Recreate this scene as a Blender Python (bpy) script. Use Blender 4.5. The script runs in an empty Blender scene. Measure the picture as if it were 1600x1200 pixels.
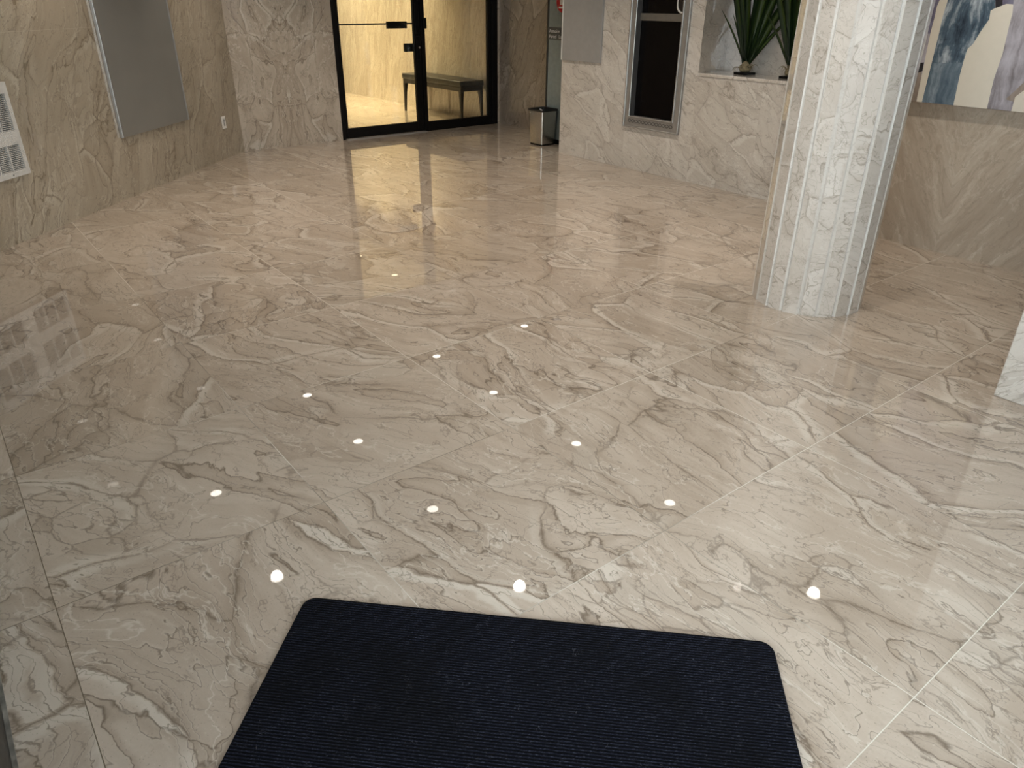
import bpy, bmesh, math, random
from mathutils import Vector, Matrix, noise
random.seed(7)
S = bpy.context.scene
COL = S.collection
PI = math.pi
H_CEIL = 2.7
R2 = math.sqrt(0.5)

# ------------------------------------------------------------------ node helpers
class NT:
    def __init__(s, name):
        s.m = bpy.data.materials.new(name); s.m.use_nodes = True
        s.t = s.m.node_tree; s.t.nodes.clear()
        s.out = s.t.nodes.new('ShaderNodeOutputMaterial')
    def n(s, typ, **kw):
        nd = s.t.nodes.new('ShaderNode' + typ)
        for k, v in kw.items(): setattr(nd, k, v)
        return nd
    def put(s, sock, v):
        if v is None: return
        if isinstance(v, bpy.types.NodeSocket): s.t.links.new(v, sock)
        else:
            if sock.type in ('RGBA',) and len(v) == 3: v = (*v, 1)
            sock.default_value = v
    def math(s, op, a, b=None, c=None, clamp=False):
        nd = s.n('Math', operation=op); nd.use_clamp = clamp
        s.put(nd.inputs[0], a); s.put(nd.inputs[1], b)
        if c is not None: s.put(nd.inputs[2], c)
        return nd.outputs[0]
    def vm(s, op, a, b=None, scale=None):
        nd = s.n('VectorMath', operation=op)
        s.put(nd.inputs[0], a); s.put(nd.inputs[1], b)
        if scale is not None: s.put(nd.inputs['Scale'], scale)
        return nd.outputs['Value'] if op in ('LENGTH', 'DOT_PRODUCT') else nd.outputs[0]
    def noise(s, v, scale, detail=3, rough=0.55, dist=0.0):
        nd = s.n('TexNoise'); s.put(nd.inputs['Vector'], v)
        nd.inputs['Scale'].default_value = scale; nd.inputs['Detail'].default_value = detail
        nd.inputs['Roughness'].default_value = rough; nd.inputs['Distortion'].default_value = dist
        return nd
    def vor(s, v, scale, feature='F1', rand=1.0):
        nd = s.n('TexVoronoi', feature=feature); s.put(nd.inputs['Vector'], v)
        nd.inputs['Scale'].default_value = scale; nd.inputs['Randomness'].default_value = rand
        return nd
    def rng(s, v, a, b, c=0.0, d=1.0, smooth=True):
        nd = s.n('MapRange'); nd.interpolation_type = 'SMOOTHSTEP' if smooth else 'LINEAR'
        s.put(nd.inputs['Value'], v)
        for k, x in zip(('From Min', 'From Max', 'To Min', 'To Max'), (a, b, c, d)): s.put(nd.inputs[k], x)
        return nd.outputs['Result']
    def mix(s, f, a, b, blend='MIX'):
        nd = s.n('Mix', data_type='RGBA', blend_type=blend)
        s.put(nd.inputs[0], f); s.put(nd.inputs[6], a); s.put(nd.inputs[7], b)
        return nd.outputs[2]
    def ramp(s, v, stops):
        nd = s.n('ValToRGB'); s.put(nd.inputs[0], v); e = nd.color_ramp.elements
        while len(e) < len(stops): e.new(0.5)
        for k, (p, c) in enumerate(stops):
            e[k].position = p; e[k].color = (*c, 1)
        return nd.outputs[0]
    def sep(s, v):
        nd = s.n('SeparateXYZ'); s.put(nd.inputs[0], v); return nd.outputs
    def comb(s, x, y, z):
        nd = s.n('CombineXYZ')
        for k, v in enumerate((x, y, z)): s.put(nd.inputs[k], v)
        return nd.outputs[0]
    def coord(s, kind='Object'):
        return s.n('TexCoord').outputs[kind]
    def bsdf(s, color, rough, **kw):
        b = s.n('BsdfPrincipled'); s.put(b.inputs['Base Color'], color); s.put(b.inputs['Roughness'], rough)
        for k, v in kw.items(): s.put(b.inputs[k.replace('_', ' ')], v)
        s.t.links.new(b.outputs[0], s.out.inputs[0])
        return b
    def bump(s, h, strength, dist):
        nd = s.n('Bump'); s.put(nd.inputs['Height'], h)
        nd.inputs['Strength'].default_value = strength; nd.inputs['Distance'].default_value = dist
        return nd.outputs[0]

def plain(name, color, rough=0.5, metal=0.0, var=0.06, vscale=20, **kw):
    t = NT(name); f = t.noise(t.coord(), vscale, 3).outputs[0]
    c = t.mix(t.rng(f, 0.3, 0.7), tuple(x * (1 - var) for x in color), tuple(min(1, x * (1 + var)) for x in color))
    t.bsdf(c, rough, Metallic=metal, **kw)
    return t.m

def marble_color(t, q, cols, stretch=2.2, cell=1.7, warp=0.45, vein=1.0, brecc=1.0, fine=1.0, stria=1.0):
    """flowing brecciated stone: q is the slab's own coordinate, x along the flow"""
    base_d, base_l, dark, cream, crack = cols
    w1 = t.vm('SUBTRACT', t.noise(q, 1.1, 2, 0.5).outputs['Color'], (0.5, 0.5, 0.5))
    q1 = t.vm('ADD', q, t.vm('SCALE', w1, scale=warp))
    w2 = t.vm('SUBTRACT', t.noise(q1, 4.0, 5, 0.62).outputs['Color'], (0.5, 0.5, 0.5))
    q2 = t.vm('ADD', q1, t.vm('SCALE', w2, scale=0.105))
    st = t.vm('MULTIPLY', q2, (1.0, stretch, stretch))
    # broad flow bands and fine striae along the flow
    band = t.noise(t.vm('MULTIPLY', q1, (0.6, 3.0, 3.0)), 1.6, 6, 0.62).outputs[0]
    c = t.mix(t.rng(band, 0.34, 0.66), base_d, base_l)
    stri = t.noise(t.vm('MULTIPLY', q2, (1.2, 16.0, 16.0)), 1.5, 5, 0.66).outputs[0]
    c = t.mix(t.rng(stri, 0.46, 0.72 - 0.08 * (stria - 1), 0, 0.5 * stria), c, dark)
    c = t.mix(t.rng(stri, 0.42 + 0.03 * (stria - 1), 0.28 + 0.05 * (stria - 1), 0, 0.4 * stria), c, cream)
    # large breccia cells with a tone of their own
    v1 = t.vor(st, cell); e1 = t.vor(st, cell, 'DISTANCE_TO_EDGE').outputs['Distance']
    tone = t.sep(v1.outputs['Color'])
    c = t.mix(t.rng(tone[0], 0.30, 0.42, 0, 0.36), c, base_l)
    c = t.mix(t.rng(tone[1], 0.60, 0.70, 0, 0.30), c, dark)
    m1 = t.noise(q1, 1.7, 3).outputs[0]                      # where veins are strong
    one = t.rng(tone[2], 0.47, 0.53)                        # pale band on one flank, brown shading on the other
    halo = t.math('MULTIPLY', t.rng(e1, 0.012, 0.022), t.rng(e1, 0.055, 0.10, 1, 0))
    c = t.mix(t.math('MULTIPLY', t.math('MULTIPLY', halo, one), t.rng(m1, 0.40, 0.55, 0.1, 0.72 * vein)), c, cream)
    soft = t.math('MULTIPLY', t.rng(e1, 0.0, 0.11, 1, 0), t.math('SUBTRACT', 1.0, one))
    c = t.mix(t.math('MULTIPLY', soft, t.rng(m1, 0.36, 0.6, 0.05, 0.6 * vein)), c, dark)
    wid = t.rng(t.noise(q2, 9.0, 3).outputs[0], 0.35, 0.7, 0.004, 0.026)
    line = t.math('SUBTRACT', 1.0, t.math('SMOOTH_MIN', t.math('DIVIDE', e1, wid), 1.0, 0.3), clamp=True)
    c = t.mix(t.math('MULTIPLY', line, t.rng(m1, 0.34, 0.52, 0.12, 0.85 * vein)), c, crack)
    # finer breccia inside certain zones
    st2 = t.vm('MULTIPLY', q2, (1.0, stretch * 0.75, stretch * 0.75))
    e2 = t.vor(st2, cell * 4.2, 'DISTANCE_TO_EDGE').outputs['Distance']
    t2 = t.sep(t.vor(st2, cell * 4.2).outputs['Color'])
    z2 = t.rng(t.noise(q1, 2.1, 3).outputs[0], 0.55, 0.63, 0, brecc)
    c = t.mix(t.math('MULTIPLY', z2, t.rng(t2[0], 0.55, 0.75, 0, 0.45)), c, cream)
    c = t.mix(t.math('MULTIPLY', z2, t.rng(t2[1], 0.5, 0.7, 0, 0.38)), c, dark)
    c = t.mix(t.math('MULTIPLY', z2, t.rng(e2, 0.0, 0.045, 0.6, 0)), c, crack)
    # long flow veins, dark then pale, hair cracks and pin holes
    fl = t.noise(t.vm('MULTIPLY', q2, (0.7, 3.2, 3.2)), 1.05, 3, 0.5).outputs[0]
    r3 = t.math('ABSOLUTE', t.math('SUBTRACT', fl, 0.56))
    c = t.mix(t.math('MULTIPLY', t.rng(t.math('SUBTRACT', fl, 0.56), 0.0, 0.05, 1, 0), t.math('GREATER_THAN', fl, 0.56)), c, t.mix(0.55 * vein, c, dark))
    c = t.mix(t.math('MULTIPLY', t.rng(r3, 0.0, 0.007, 1, 0), 0.85 * vein), c, crack)
    r1 = t.math('ABSOLUTE', t.math('SUBTRACT', t.noise(t.vm('MULTIPLY', q2, (1.0, 1.6, 1.6)), 2.4, 5, 0.6).outputs[0], 0.5))
    c = t.mix(t.math('MULTIPLY', t.rng(r1, 0.0, 0.008, 1, 0), 0.45 * fine), c, crack)
    r2 = t.math('ABSOLUTE', t.math('SUBTRACT', t.noise(t.vm('MULTIPLY', q2, (1.0, 3.2, 3.2)), 1.5, 4, 0.6).outputs[0], 0.46))
    c = t.mix(t.math('MULTIPLY', t.rng(r2, 0.0, 0.010, 1, 0), 0.6 * fine), c, cream)
    f4 = t.noise(t.vm('MULTIPLY', q2, (0.8, 5.5, 5.5)), 1.35, 3, 0.5).outputs[0]
    for lev in (0.44, 0.53, 0.60):
        dv = t.math('SUBTRACT', f4, lev)
        c = t.mix(t.math('MULTIPLY', t.rng(dv, -0.022, 0.0, 0, 1), t.math('MULTIPLY', t.math('LESS_THAN', dv, 0.0), t.rng(m1, 0.35, 0.6, 0.10, 0.34 * vein))), c, cream)
        c = t.mix(t.math('MULTIPLY', t.rng(t.math('ABSOLUTE', dv), 0.0, 0.0055, 1, 0), t.rng(m1, 0.3, 0.6, 0.35, 0.75 * vein)), c, crack)
    sp = t.noise(q, 170, 2, 0.6).outputs[0]
    c = t.mix(t.rng(sp, 0.64, 0.72, 0, 0.45 * fine), c, crack)
    c = t.mix(t.rng(sp, 0.36, 0.28, 0, 0.35 * fine), c, cream)
    return c

FLOOR_C = ((0.398, 0.318, 0.246), (0.480, 0.400, 0.321), (0.285, 0.217, 0.156), (0.578, 0.512, 0.430), (0.118, 0.081, 0.054))
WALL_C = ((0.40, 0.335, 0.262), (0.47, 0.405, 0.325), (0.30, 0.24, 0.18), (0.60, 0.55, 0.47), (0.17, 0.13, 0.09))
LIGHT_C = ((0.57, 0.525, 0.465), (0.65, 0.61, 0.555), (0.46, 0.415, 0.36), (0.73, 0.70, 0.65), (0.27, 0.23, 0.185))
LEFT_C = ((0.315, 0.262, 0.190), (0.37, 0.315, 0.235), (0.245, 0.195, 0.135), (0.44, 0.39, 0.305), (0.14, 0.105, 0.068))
SIDE_C = ((0.31, 0.265, 0.215), (0.375, 0.325, 0.268), (0.23, 0.19, 0.148), (0.47, 0.42, 0.36), (0.13, 0.10, 0.075))
POLISH = dict(Coat_Weight=1.0, Coat_Roughness=0.018, Coat_IOR=1.8, Specular_IOR_Level=0.25)

def floor_material():
    t = NT('polished_floor_marble'); P = t.coord(); x, y, z = t.sep(P)
    T = 0.824
    tx = t.math('DIVIDE', t.math('ADD', x, 0.066), T); ty = t.math('DIVIDE', t.math('ADD', y, -1.197), T)
    ix, iy = t.math('FLOOR', tx), t.math('FLOOR', ty)
    wn = t.n('TexWhiteNoise', noise_dimensions='3D'); t.put(wn.inputs['Vector'], t.comb(ix, iy, 3.7))
    r = t.sep(wn.outputs['Color'])
    ang = t.math('ADD', math.radians(80), t.math('MULTIPLY', t.math('SUBTRACT', r[0], 0.5), 0.9))
    rot = t.n('VectorRotate', rotation_type='Z_AXIS'); t.put(rot.inputs['Vector'], P); t.put(rot.inputs['Angle'], ang)
    q = t.vm('ADD', rot.outputs[0], t.vm('SCALE', wn.outputs['Color'], scale=37.0))
    c = marble_color(t, q, FLOOR_C, 2.3, 1.3, 0.55)
    c = t.mix(t.math('MULTIPLY', r[1], 0.22), c, (0.26, 0.21, 0.155))
    fx, fy = t.math('FRACT', tx), t.math('FRACT', ty)
    dx = t.math('MINIMUM', fx, t.math('SUBTRACT', 1.0, fx)); dy = t.math('MINIMUM', fy, t.math('SUBTRACT', 1.0, fy))
    d = t.math('MULTIPLY', t.math('MINIMUM', dx, dy), T)
    g = t.rng(d, 0.0007, 0.0017, 1, 0)
    gn = t.noise(P, 0.9, 1).outputs[0]
    c = t.mix(g, c, t.mix(t.math('MULTIPLY', t.rng(gn, 0.36, 0.5), t.rng(x, 0.1, 0.8)), (0.11, 0.085, 0.055), (0.60, 0.56, 0.48)))
    b = t.bsdf(c, 0.34, **POLISH)
    t.put(b.inputs['Coat Weight'], t.math('SUBTRACT', 1.0, t.math('MULTIPLY', g, 0.7)))
    return t.m

def wall_material(name, cols, rotdeg=78, stretch=2.6, cell=1.5, book=None, seams=(), zseams=(1.33, 2.25), vein=1.0, brecc=1.0, fine=1.0,
                  warp=0.45, off=0.0, fan=0.0, polish=None, stria=1.0):
    """slab-clad wall; object x runs along the wall, z up. book = x about which the slabs are book-matched"""
    t = NT(name); P = t.coord(); x, y, z = t.sep(P)
    xx = x
    if book is not None:
        xx = t.math('ABSOLUTE', t.math('SUBTRACT', x, book))
    zz = z
    if fan: zz = t.math('SUBTRACT', z, t.math('MULTIPLY', t.math('MULTIPLY', xx, xx), fan))
    v = t.comb(xx, zz, t.math('ADD', y, off))
    rot = t.n('VectorRotate', rotation_type='Z_AXIS'); t.put(rot.inputs['Vector'], v); rot.inputs['Angle'].default_value = math.radians(-rotdeg)
    # a fresh cut for every slab between two seams
    k = None
    for s_ in seams:
        st = t.math('GREATER_THAN', x, s_); k = st if k is None else t.math('ADD', k, st)
    q = rot.outputs[0]
    if k is not None:
        wn = t.n('TexWhiteNoise', noise_dimensions='1D'); t.put(wn.inputs['W'], t.math('ADD', k, off))
        q = t.vm('ADD', q, t.vm('SCALE', wn.outputs['Color'], scale=19.0))
    c = marble_color(t, q, cols, stretch, cell, warp, vein, brecc, fine, stria)
    d = None
    for s_ in list(seams) + ([book] if book is not None else []):
        a = t.math('ABSOLUTE', t.math('SUBTRACT', x, s_)); d = a if d is None else t.math('MINIMUM', d, a)
    for s_ in zseams:
        a = t.math('ABSOLUTE', t.math('SUBTRACT', z, s_)); d = a if d is None else t.math('MINIMUM', d, a)
    if d is not None:
        c = t.mix(t.rng(d, 0.0004, 0.0016, 0.6, 0), c, (0.45, 0.40, 0.33))
    t.bsdf(c, 0.34, **(polish or POLISH))
    return t.m

def column_material(name, cols, strip=False):
    t = NT(name); P = t.coord(); g = t.n('NewGeometry').outputs['Random Per Island']
    wn = t.n('TexWhiteNoise', noise_dimensions='1D'); t.put(wn.inputs['W'], t.math('MULTIPLY', g, 91.0))
    x, y, z = t.sep(P)
    jz = t.math('ADD', 0.75, t.math('MULTIPLY', t.sep(wn.outputs['Color'])[0], 0.8))
    up = t.math('GREATER_THAN', z, jz)
    rot = t.n('VectorRotate', rotation_type='X_AXIS'); t.put(rot.inputs['Vector'], P); rot.inputs['Angle'].default_value = 0.8
    q = t.vm('ADD', rot.outputs[0], t.vm('SCALE', wn.outputs['Color'], scale=23.0))
    q = t.vm('ADD', q, t.vm('SCALE', t.comb(up, up, up), scale=7.3))
    c = marble_color(t, q, cols, 2.2, 2.2, 0.4, 0.8, 0.5, 0.8)
    if strip: c = t.mix(0.45, c, (0.60, 0.58, 0.545))
    d = t.math('ABSOLUTE', t.math('SUBTRACT', z, jz))
    c = t.mix(t.rng(d, 0.0004, 0.0014, 0.5, 0), c, (0.36, 0.31, 0.26))
    t.bsdf(c, 0.34, **POLISH)
    return t.m

def glass_material(name, tint=(0.93, 0.95, 0.93)):
    t = NT(name)
    tr = t.n('BsdfTransparent'); tr.inputs[0].default_value = (*tint, 1)
    gl = t.n('BsdfGlossy'); gl.inputs['Roughness'].default_value = 0.01
    fr = t.n('Fresnel'); fr.inputs[0].default_value = 1.45
    mx = t.n('MixShader'); t.t.links.new(fr.outputs[0], mx.inputs[0]); t.t.links.new(tr.outputs[0], mx.inputs[1]); t.t.links.new(gl.outputs[0], mx.inputs[2])
    t.t.links.new(mx.outputs[0], t.out.inputs[0])
    return t.m

def emit_material(name, color, strength):
    t = NT(name); e = t.n('Emission'); e.inputs[0].default_value = (*color, 1); e.inputs[1].default_value = strength
    t.t.links.new(e.outputs[0], t.out.inputs[0]); t.m.cycles.emission_sampling = 'NONE'; return t.m

def mat_material():
    t = NT('navy_ribbed_carpet'); P = t.coord(); x, y, z = t.sep(P)
    w = t.noise(P, 60, 2).outputs[0]
    ph = t.math('ADD', t.math('MULTIPLY', y, 2 * PI / 0.0085), t.math('MULTIPLY', w, 1.6))
    rib = t.math('ADD', 0.5, t.math('MULTIPLY', t.math('SINE', ph), 0.5))
    yarn = t.noise(t.vm('MULTIPLY', P, (0.7, 1.0, 1.0)), 330, 3, 0.7).outputs[0]
    c = t.mix(t.rng(rib, 0.1, 0.9), (0.0012, 0.0013, 0.0022), (0.0046, 0.0053, 0.0105))
    c = t.mix(t.math('MULTIPLY', t.rng(yarn, 0.50, 0.66), t.rng(rib, 0.25, 0.75)), c, (0.028, 0.031, 0.046))
    wear = t.noise(P, 3.0, 3).outputs[0]
    c = t.mix(t.rng(wear, 0.42, 0.66, 0, 0.55), c, (0.0018, 0.0018, 0.0020))
    q = t.vm('ADD', P, t.vm('SCALE', t.noise(P, 22, 2).outputs['Color'], scale=0.06))
    hair = t.math('ABSOLUTE', t.math('SUBTRACT', t.noise(q, 42, 1).outputs[0], 0.5))
    spot = t.rng(t.noise(P, 30, 1).outputs[0], 0.56, 0.62)
    c = t.mix(t.math('MULTIPLY', t.math('MULTIPLY', t.rng(hair, 0, 0.006, 1, 0), spot), 0.5), c, (0.09, 0.09, 0.105))
    b = t.bsdf(c, 0.95, Specular_IOR_Level=0.08)
    t.put(b.inputs['Normal'], t.bump(t.math('ADD', rib, t.math('MULTIPLY', yarn, 0.8)), 0.7, 0.003))
    return t.m

def steel_material(name, color=(0.56, 0.54, 0.50), rough=0.26):
    t = NT(name); P = t.coord()
    f = t.noise(t.vm('MULTIPLY', P, (160, 160, 2.0)), 1.0, 3).outputs[0]
    c = t.mix(f, tuple(x * 0.97 for x in color), color)
    t.bsdf(c, rough, Metallic=1.0, Anisotropic=0.4)
    return t.m

def leaf_material():
    t = NT('sword_leaf_green'); u = t.n('UVMap'); uv = t.sep(u.outputs[0])
    a = t.math('ABSOLUTE', t.math('SUBTRACT', uv[0], 0.5))
    f = t.noise(t.vm('MULTIPLY', u.outputs[0], (22, 1.5, 1)), 1.0, 3).outputs[0]
    c = t.mix(t.rng(a, 0.05, 0.45), (0.085, 0.135, 0.022), (0.012, 0.034, 0.010))
    c = t.mix(t.rng(f, 0.4, 0.7, 0, 0.5), c, (0.02, 0.055, 0.012))
    c = t.mix(t.rng(uv[1], 0.0, 0.35, 0.75, 0), c, (0.010, 0.020, 0.008))
    t.bsdf(c, 0.42)
    return t.m

def paint_material(name, lo, mid, hi, rot=0.0, grain=1.0, seed=0.0):
    """streaky brushed paint on canvas; object x along the wall, z up"""
    t = NT(name); P = t.vm('ADD', t.coord(), (seed, 0, seed))
    w = t.vm('ADD', P, t.vm('SCALE', t.noise(P, 4.0, 3).outputs['Color'], scale=0.10))
    f = t.noise(t.vm('MULTIPLY', w, (1, 15 * grain, 2.2)), 1.0, 6, 0.68).outputs[0]
    g = t.noise(w, 7.0, 5, 0.65).outputs[0]
    v = t.math('ADD', t.math('MULTIPLY', f, 0.62), t.math('MULTIPLY', g, 0.38))
    c = t.ramp(v, [(0.38, lo), (0.50, mid), (0.62, hi)])
    t.bsdf(c, 0.6, Specular_IOR_Level=0.25)
    return t.m

# ------------------------------------------------------------------ mesh helpers
def new_obj(name, bm, mats, parent=None, smooth=False):
    me = bpy.data.meshes.new(name); bm.normal_update(); bm.to_mesh(me); bm.free()
    for m in (mats if isinstance(mats, (list, tuple)) else [mats]): me.materials.append(m)
    o = bpy.data.objects.new(name, me); COL.objects.link(o)
    if parent: o.parent = parent
    if smooth:
        for p in me.polygons: p.use_smooth = True
    return o

def box(bm, lo, hi, mi=0):
    vs = [bm.verts.new((x, y, z)) for x in (lo[0], hi[0]) for y in (lo[1], hi[1]) for z in (lo[2], hi[2])]
    for f in ((0, 1, 3, 2), (4, 6, 7, 5), (0, 4, 5, 1), (2, 3, 7, 6), (0, 2, 6, 4), (1, 5, 7, 3)):
        bm.faces.new([vs[k] for k in f]).material_index = mi
    return vs

def boxes(*bs):
    bm = bmesh.new()
    for b in bs: box(bm, *b)
    return bm

def bev(bm, w, seg=2, edges=None):
    bmesh.ops.bevel(bm, geom=list(edges or bm.edges), offset=w, segments=seg, profile=0.6, affect='EDGES', clamp_overlap=True)
    return bm

def loft(bm, rings, cap0=True, cap1=True, mi=0):
    R = [[bm.verts.new(p) for p in r] for r in rings]; n = len(R[0])
    for a, b in zip(R, R[1:]):
        for k in range(n):
            bm.faces.new((a[k], a[(k + 1) % n], b[(k + 1) % n], b[k])).material_index = mi
    if cap0: bm.faces.new(list(reversed(R[0]))).material_index = mi
    if cap1: bm.faces.new(R[-1]).material_index = mi
    return R

def rrect(cx, cy, hx, hy, r, z, n=6):
    pts = []
    for (sx, sy, a0) in ((1, 1, 0), (-1, 1, 90), (-1, -1, 180), (1, -1, 270)):
        for k in range(n + 1):
            a = math.radians(a0 + 90 * k / n)
            pts.append((cx + sx * (hx - r) + r * math.cos(a), cy + sy * (hy - r) + r * math.sin(a), z))
    return pts

def circ(cx, cy, r, z, n=24):
    return [(cx + r * math.cos(2 * PI * k / n), cy + r * math.sin(2 * PI * k / n), z) for k in range(n)]

def thing(name, label, cat, loc=(0, 0, 0), rz=0.0, group=None):
    o = bpy.data.objects.new(name, None); o.empty_display_size = 0.1; COL.objects.link(o)
    o.location = loc; o.rotation_euler = (0, 0, rz); o['label'] = label; o['category'] = cat
    if group: o['group'] = group
    return o

def tag(o, label, cat, group=None):
    o['label'] = label; o['category'] = cat
    if group: o['group'] = group
    return o

def structure(o): o['kind'] = 'structure'; return o

def wall(name, p0, p1, mat, thick=0.12, holes=(), H=H_CEIL, back=0.0):
    """p0->p1 with the room on the right-hand side; holes are (x0, x1, z0, z1) in wall coordinates"""
    d = Vector((p1[0] - p0[0], p1[1] - p0[1])); L = d.length; a = math.atan2(d.y, d.x)
    xs = sorted({0, L, *[h[0] for h in holes], *[h[1] for h in holes]})
    bm = bmesh.new()
    for x0, x1 in zip(xs, xs[1:]):
        cut = sorted([(h[2], h[3]) for h in holes if h[0] < (x0 + x1) / 2 < h[1]]); z = 0.0
        for z0, z1 in cut:
            if z0 > z + 1e-4: box(bm, (x0, 0, z), (x1, thick, z0))
            z = z1
        if z < H - 1e-4: box(bm, (x0, 0, z), (x1, thick, H))
    if back: box(bm, (0, thick, 0), (L, thick + back, H))
    o = new_obj(name, bm, mat); o.location = (p0[0], p0[1], 0); o.rotation_euler = (0, 0, a)
    return structure(o)

# ------------------------------------------------------------------ materials
M_floor = floor_material()
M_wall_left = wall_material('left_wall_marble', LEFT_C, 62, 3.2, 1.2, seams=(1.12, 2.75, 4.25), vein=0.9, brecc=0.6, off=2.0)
M_wall_door = wall_material('door_wall_marble', WALL_C, 80, 1.7, 2.0, book=0.60, vein=1.0, brecc=1.0, off=5.3, warp=0.6)
M_wall_bench = wall_material('lobby_wall_marble', WALL_C, 76, 5.0, 1.2, seams=(5.05,), zseams=(2.25,), vein=0.3, brecc=0.08, fine=0.6, off=8.4, stria=1.6, warp=0.25)
M_wall_niche = wall_material('niche_wall_marble', LIGHT_C, -30, 2.4, 1.5, seams=(0.99, 1.86, 2.56), zseams=(0.955, 2.15), vein=0.75, brecc=0.5, off=11.7)
M_wall_right = wall_material('right_wall_marble', WALL_C, 64, 6.5, 0.7, book=1.19, seams=(), zseams=(), vein=0.12, brecc=0.0, fine=0.5, off=14.1, warp=0.10, fan=0.10, stria=1.8)
M_pillar = wall_material('pillar_marble', tuple(tuple(x * 0.9 for x in c) for c in LIGHT_C), 40, 2.2, 1.6, vein=0.6, brecc=0.3, off=21.0)
COL_C = tuple(tuple(x * y for x, y in zip(c, (0.77, 0.745, 0.725))) for c in (LIGHT_C[:3] + ((0.68, 0.65, 0.60), LIGHT_C[4])))
M_column = column_material('column_marble', COL_C)
M_strip = column_material('column_cut_edge', COL_C, True)
M_ceiling = plain('ceiling_plaster', (0.74, 0.73, 0.71), 0.85, var=0.02)
M_black = plain('black_anodised_metal', (0.0035, 0.003, 0.003), 0.4, var=0.15, Specular_IOR_Level=0.15)
M_dark = plain('dark_aluminium', (0.045, 0.043, 0.040), 0.4, 0.6)
M_steel = steel_material('brushed_steel')
M_alu = plain('satin_aluminium', (0.40, 0.39, 0.37), 0.38, 0.75)
M_greyframe = plain('grey_metal_frame', (0.36, 0.345, 0.325), 0.36, 0.55)
M_white = plain('white_plastic', (0.70, 0.68, 0.63), 0.4)
M_glass = glass_material('clear_glass')
M_blackglass = plain('black_glass', (0.004, 0.003, 0.003), 0.06, var=0.2, Specular_IOR_Level=0.12)
M_leather = plain('dark_brown_leather', (0.013, 0.012, 0.0095), 0.38, var=0.2, vscale=60)
M_wood = plain('dark_stained_wood', (0.010, 0.008, 0.006), 0.45, var=0.25, vscale=30)
M_leaf = leaf_material()
M_bulb = plain('fibrous_bulb', (0.20, 0.165, 0.095), 0.8, var=0.35, vscale=70)
M_paper = plain('white_paper', (0.72, 0.71, 0.72), 0.7)

# ------------------------------------------------------------------ setting
bm = boxes(((-1.0, -1.2, -0.12), (7.2, 14.2, 0.0)))
structure(new_obj('floor', bm, M_floor))
bm = boxes(((-1.0, -1.2, H_CEIL), (7.2, 14.2, H_CEIL + 0.12)))
structure(new_obj('ceiling', bm, M_ceiling))

LW0 = (-0.345, 5.40)                                   # left wall runs at 45 degrees
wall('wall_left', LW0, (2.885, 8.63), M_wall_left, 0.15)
wall('wall_back', (2.885, 8.63), (6.5, 8.63), M_wall_door, 0.10, holes=[(4.105 - 2.885, 6.47 - 2.885, 0.0, 2.27)])
wall('wall_lobby_right', (6.5, 13.45), (6.5, 8.70), M_wall_bench, 0.12)
wall('wall_side', (6.5, 8.70), (6.5, 7.13), wall_material('side_wall_marble', SIDE_C, 70, 2.4, 1.4, zseams=(2.25,), vein=0.9, brecc=0.4, off=33.0, polish=dict(Coat_Weight=0.22, Coat_Roughness=0.12, Coat_IOR=1.5, Specular_IOR_Level=0.25)), 0.12)
wall('wall_alcove', (6.5, 7.13), (6.085, 7.13), M_wall_niche, 0.62)
NICHE = (6.475 - 4.616, 6.475 - 3.45, 0.9425, 2.30)
CASE = (6.475 - 5.49, 6.475 - 4.765, 0.41, 2.15)
wall('wall_niche', (5.72, 6.475), (5.72, 3.30), M_wall_niche, 0.365, holes=[NICHE, CASE], back=0.08)
wall('wall_right', (5.39, 3.30), (5.39, -0.72), M_wall_right, 0.775)
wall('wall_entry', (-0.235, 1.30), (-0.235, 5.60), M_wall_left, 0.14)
wall('wall_front', (5.45, -0.60), (2.55, -0.60), M_wall_right, 0.12)
wall('wall_lobby_left', (3.6, 8.73), (3.6, 13.45), M_wall_bench, 0.12)
wall('wall_lobby_end', (3.48, 13.45), (6.62, 13.45), plain('lift_door_metal', (0.20, 0.18, 0.145), 0.35, 0.5), 0.12)
# dark skirting with a pale sealant line at the entry wall
o = new_obj('baseboard_entry', boxes(((-0.235, -0.70, 0.0), (-0.231, 5.50, 0.16))), plain('dark_brown_sill', (0.022, 0.018, 0.014), 0.5, var=0.3, vscale=9)); structure(o)
o = new_obj('trim_1', boxes(((-0.231, -0.70, 0.0), (-0.221, 5.50, 0.006))), plain('grey_sealant', (0.17, 0.155, 0.13), 0.7, var=0.4, vscale=25)); structure(o)
# niche ledge
o = new_obj('trim_2', bev(boxes(((5.712, 3.45, 0.943), (6.083, 4.616, 0.967))), 0.002, 1), M_wall_niche); structure(o)

# square pillar at the right edge
o = new_obj('square_pillar', bev(boxes(((0, 0, 0), (0.50, 0.50, H_CEIL))), 0.003, 1), M_pillar); o.location = (3.457, 0.942, 0); o.rotation_euler = (0, 0, -PI / 2)
o['kind'] = 'thing'
tag(o, 'square pale marble pillar cut off by the right edge of the photo', 'pillar')

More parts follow.
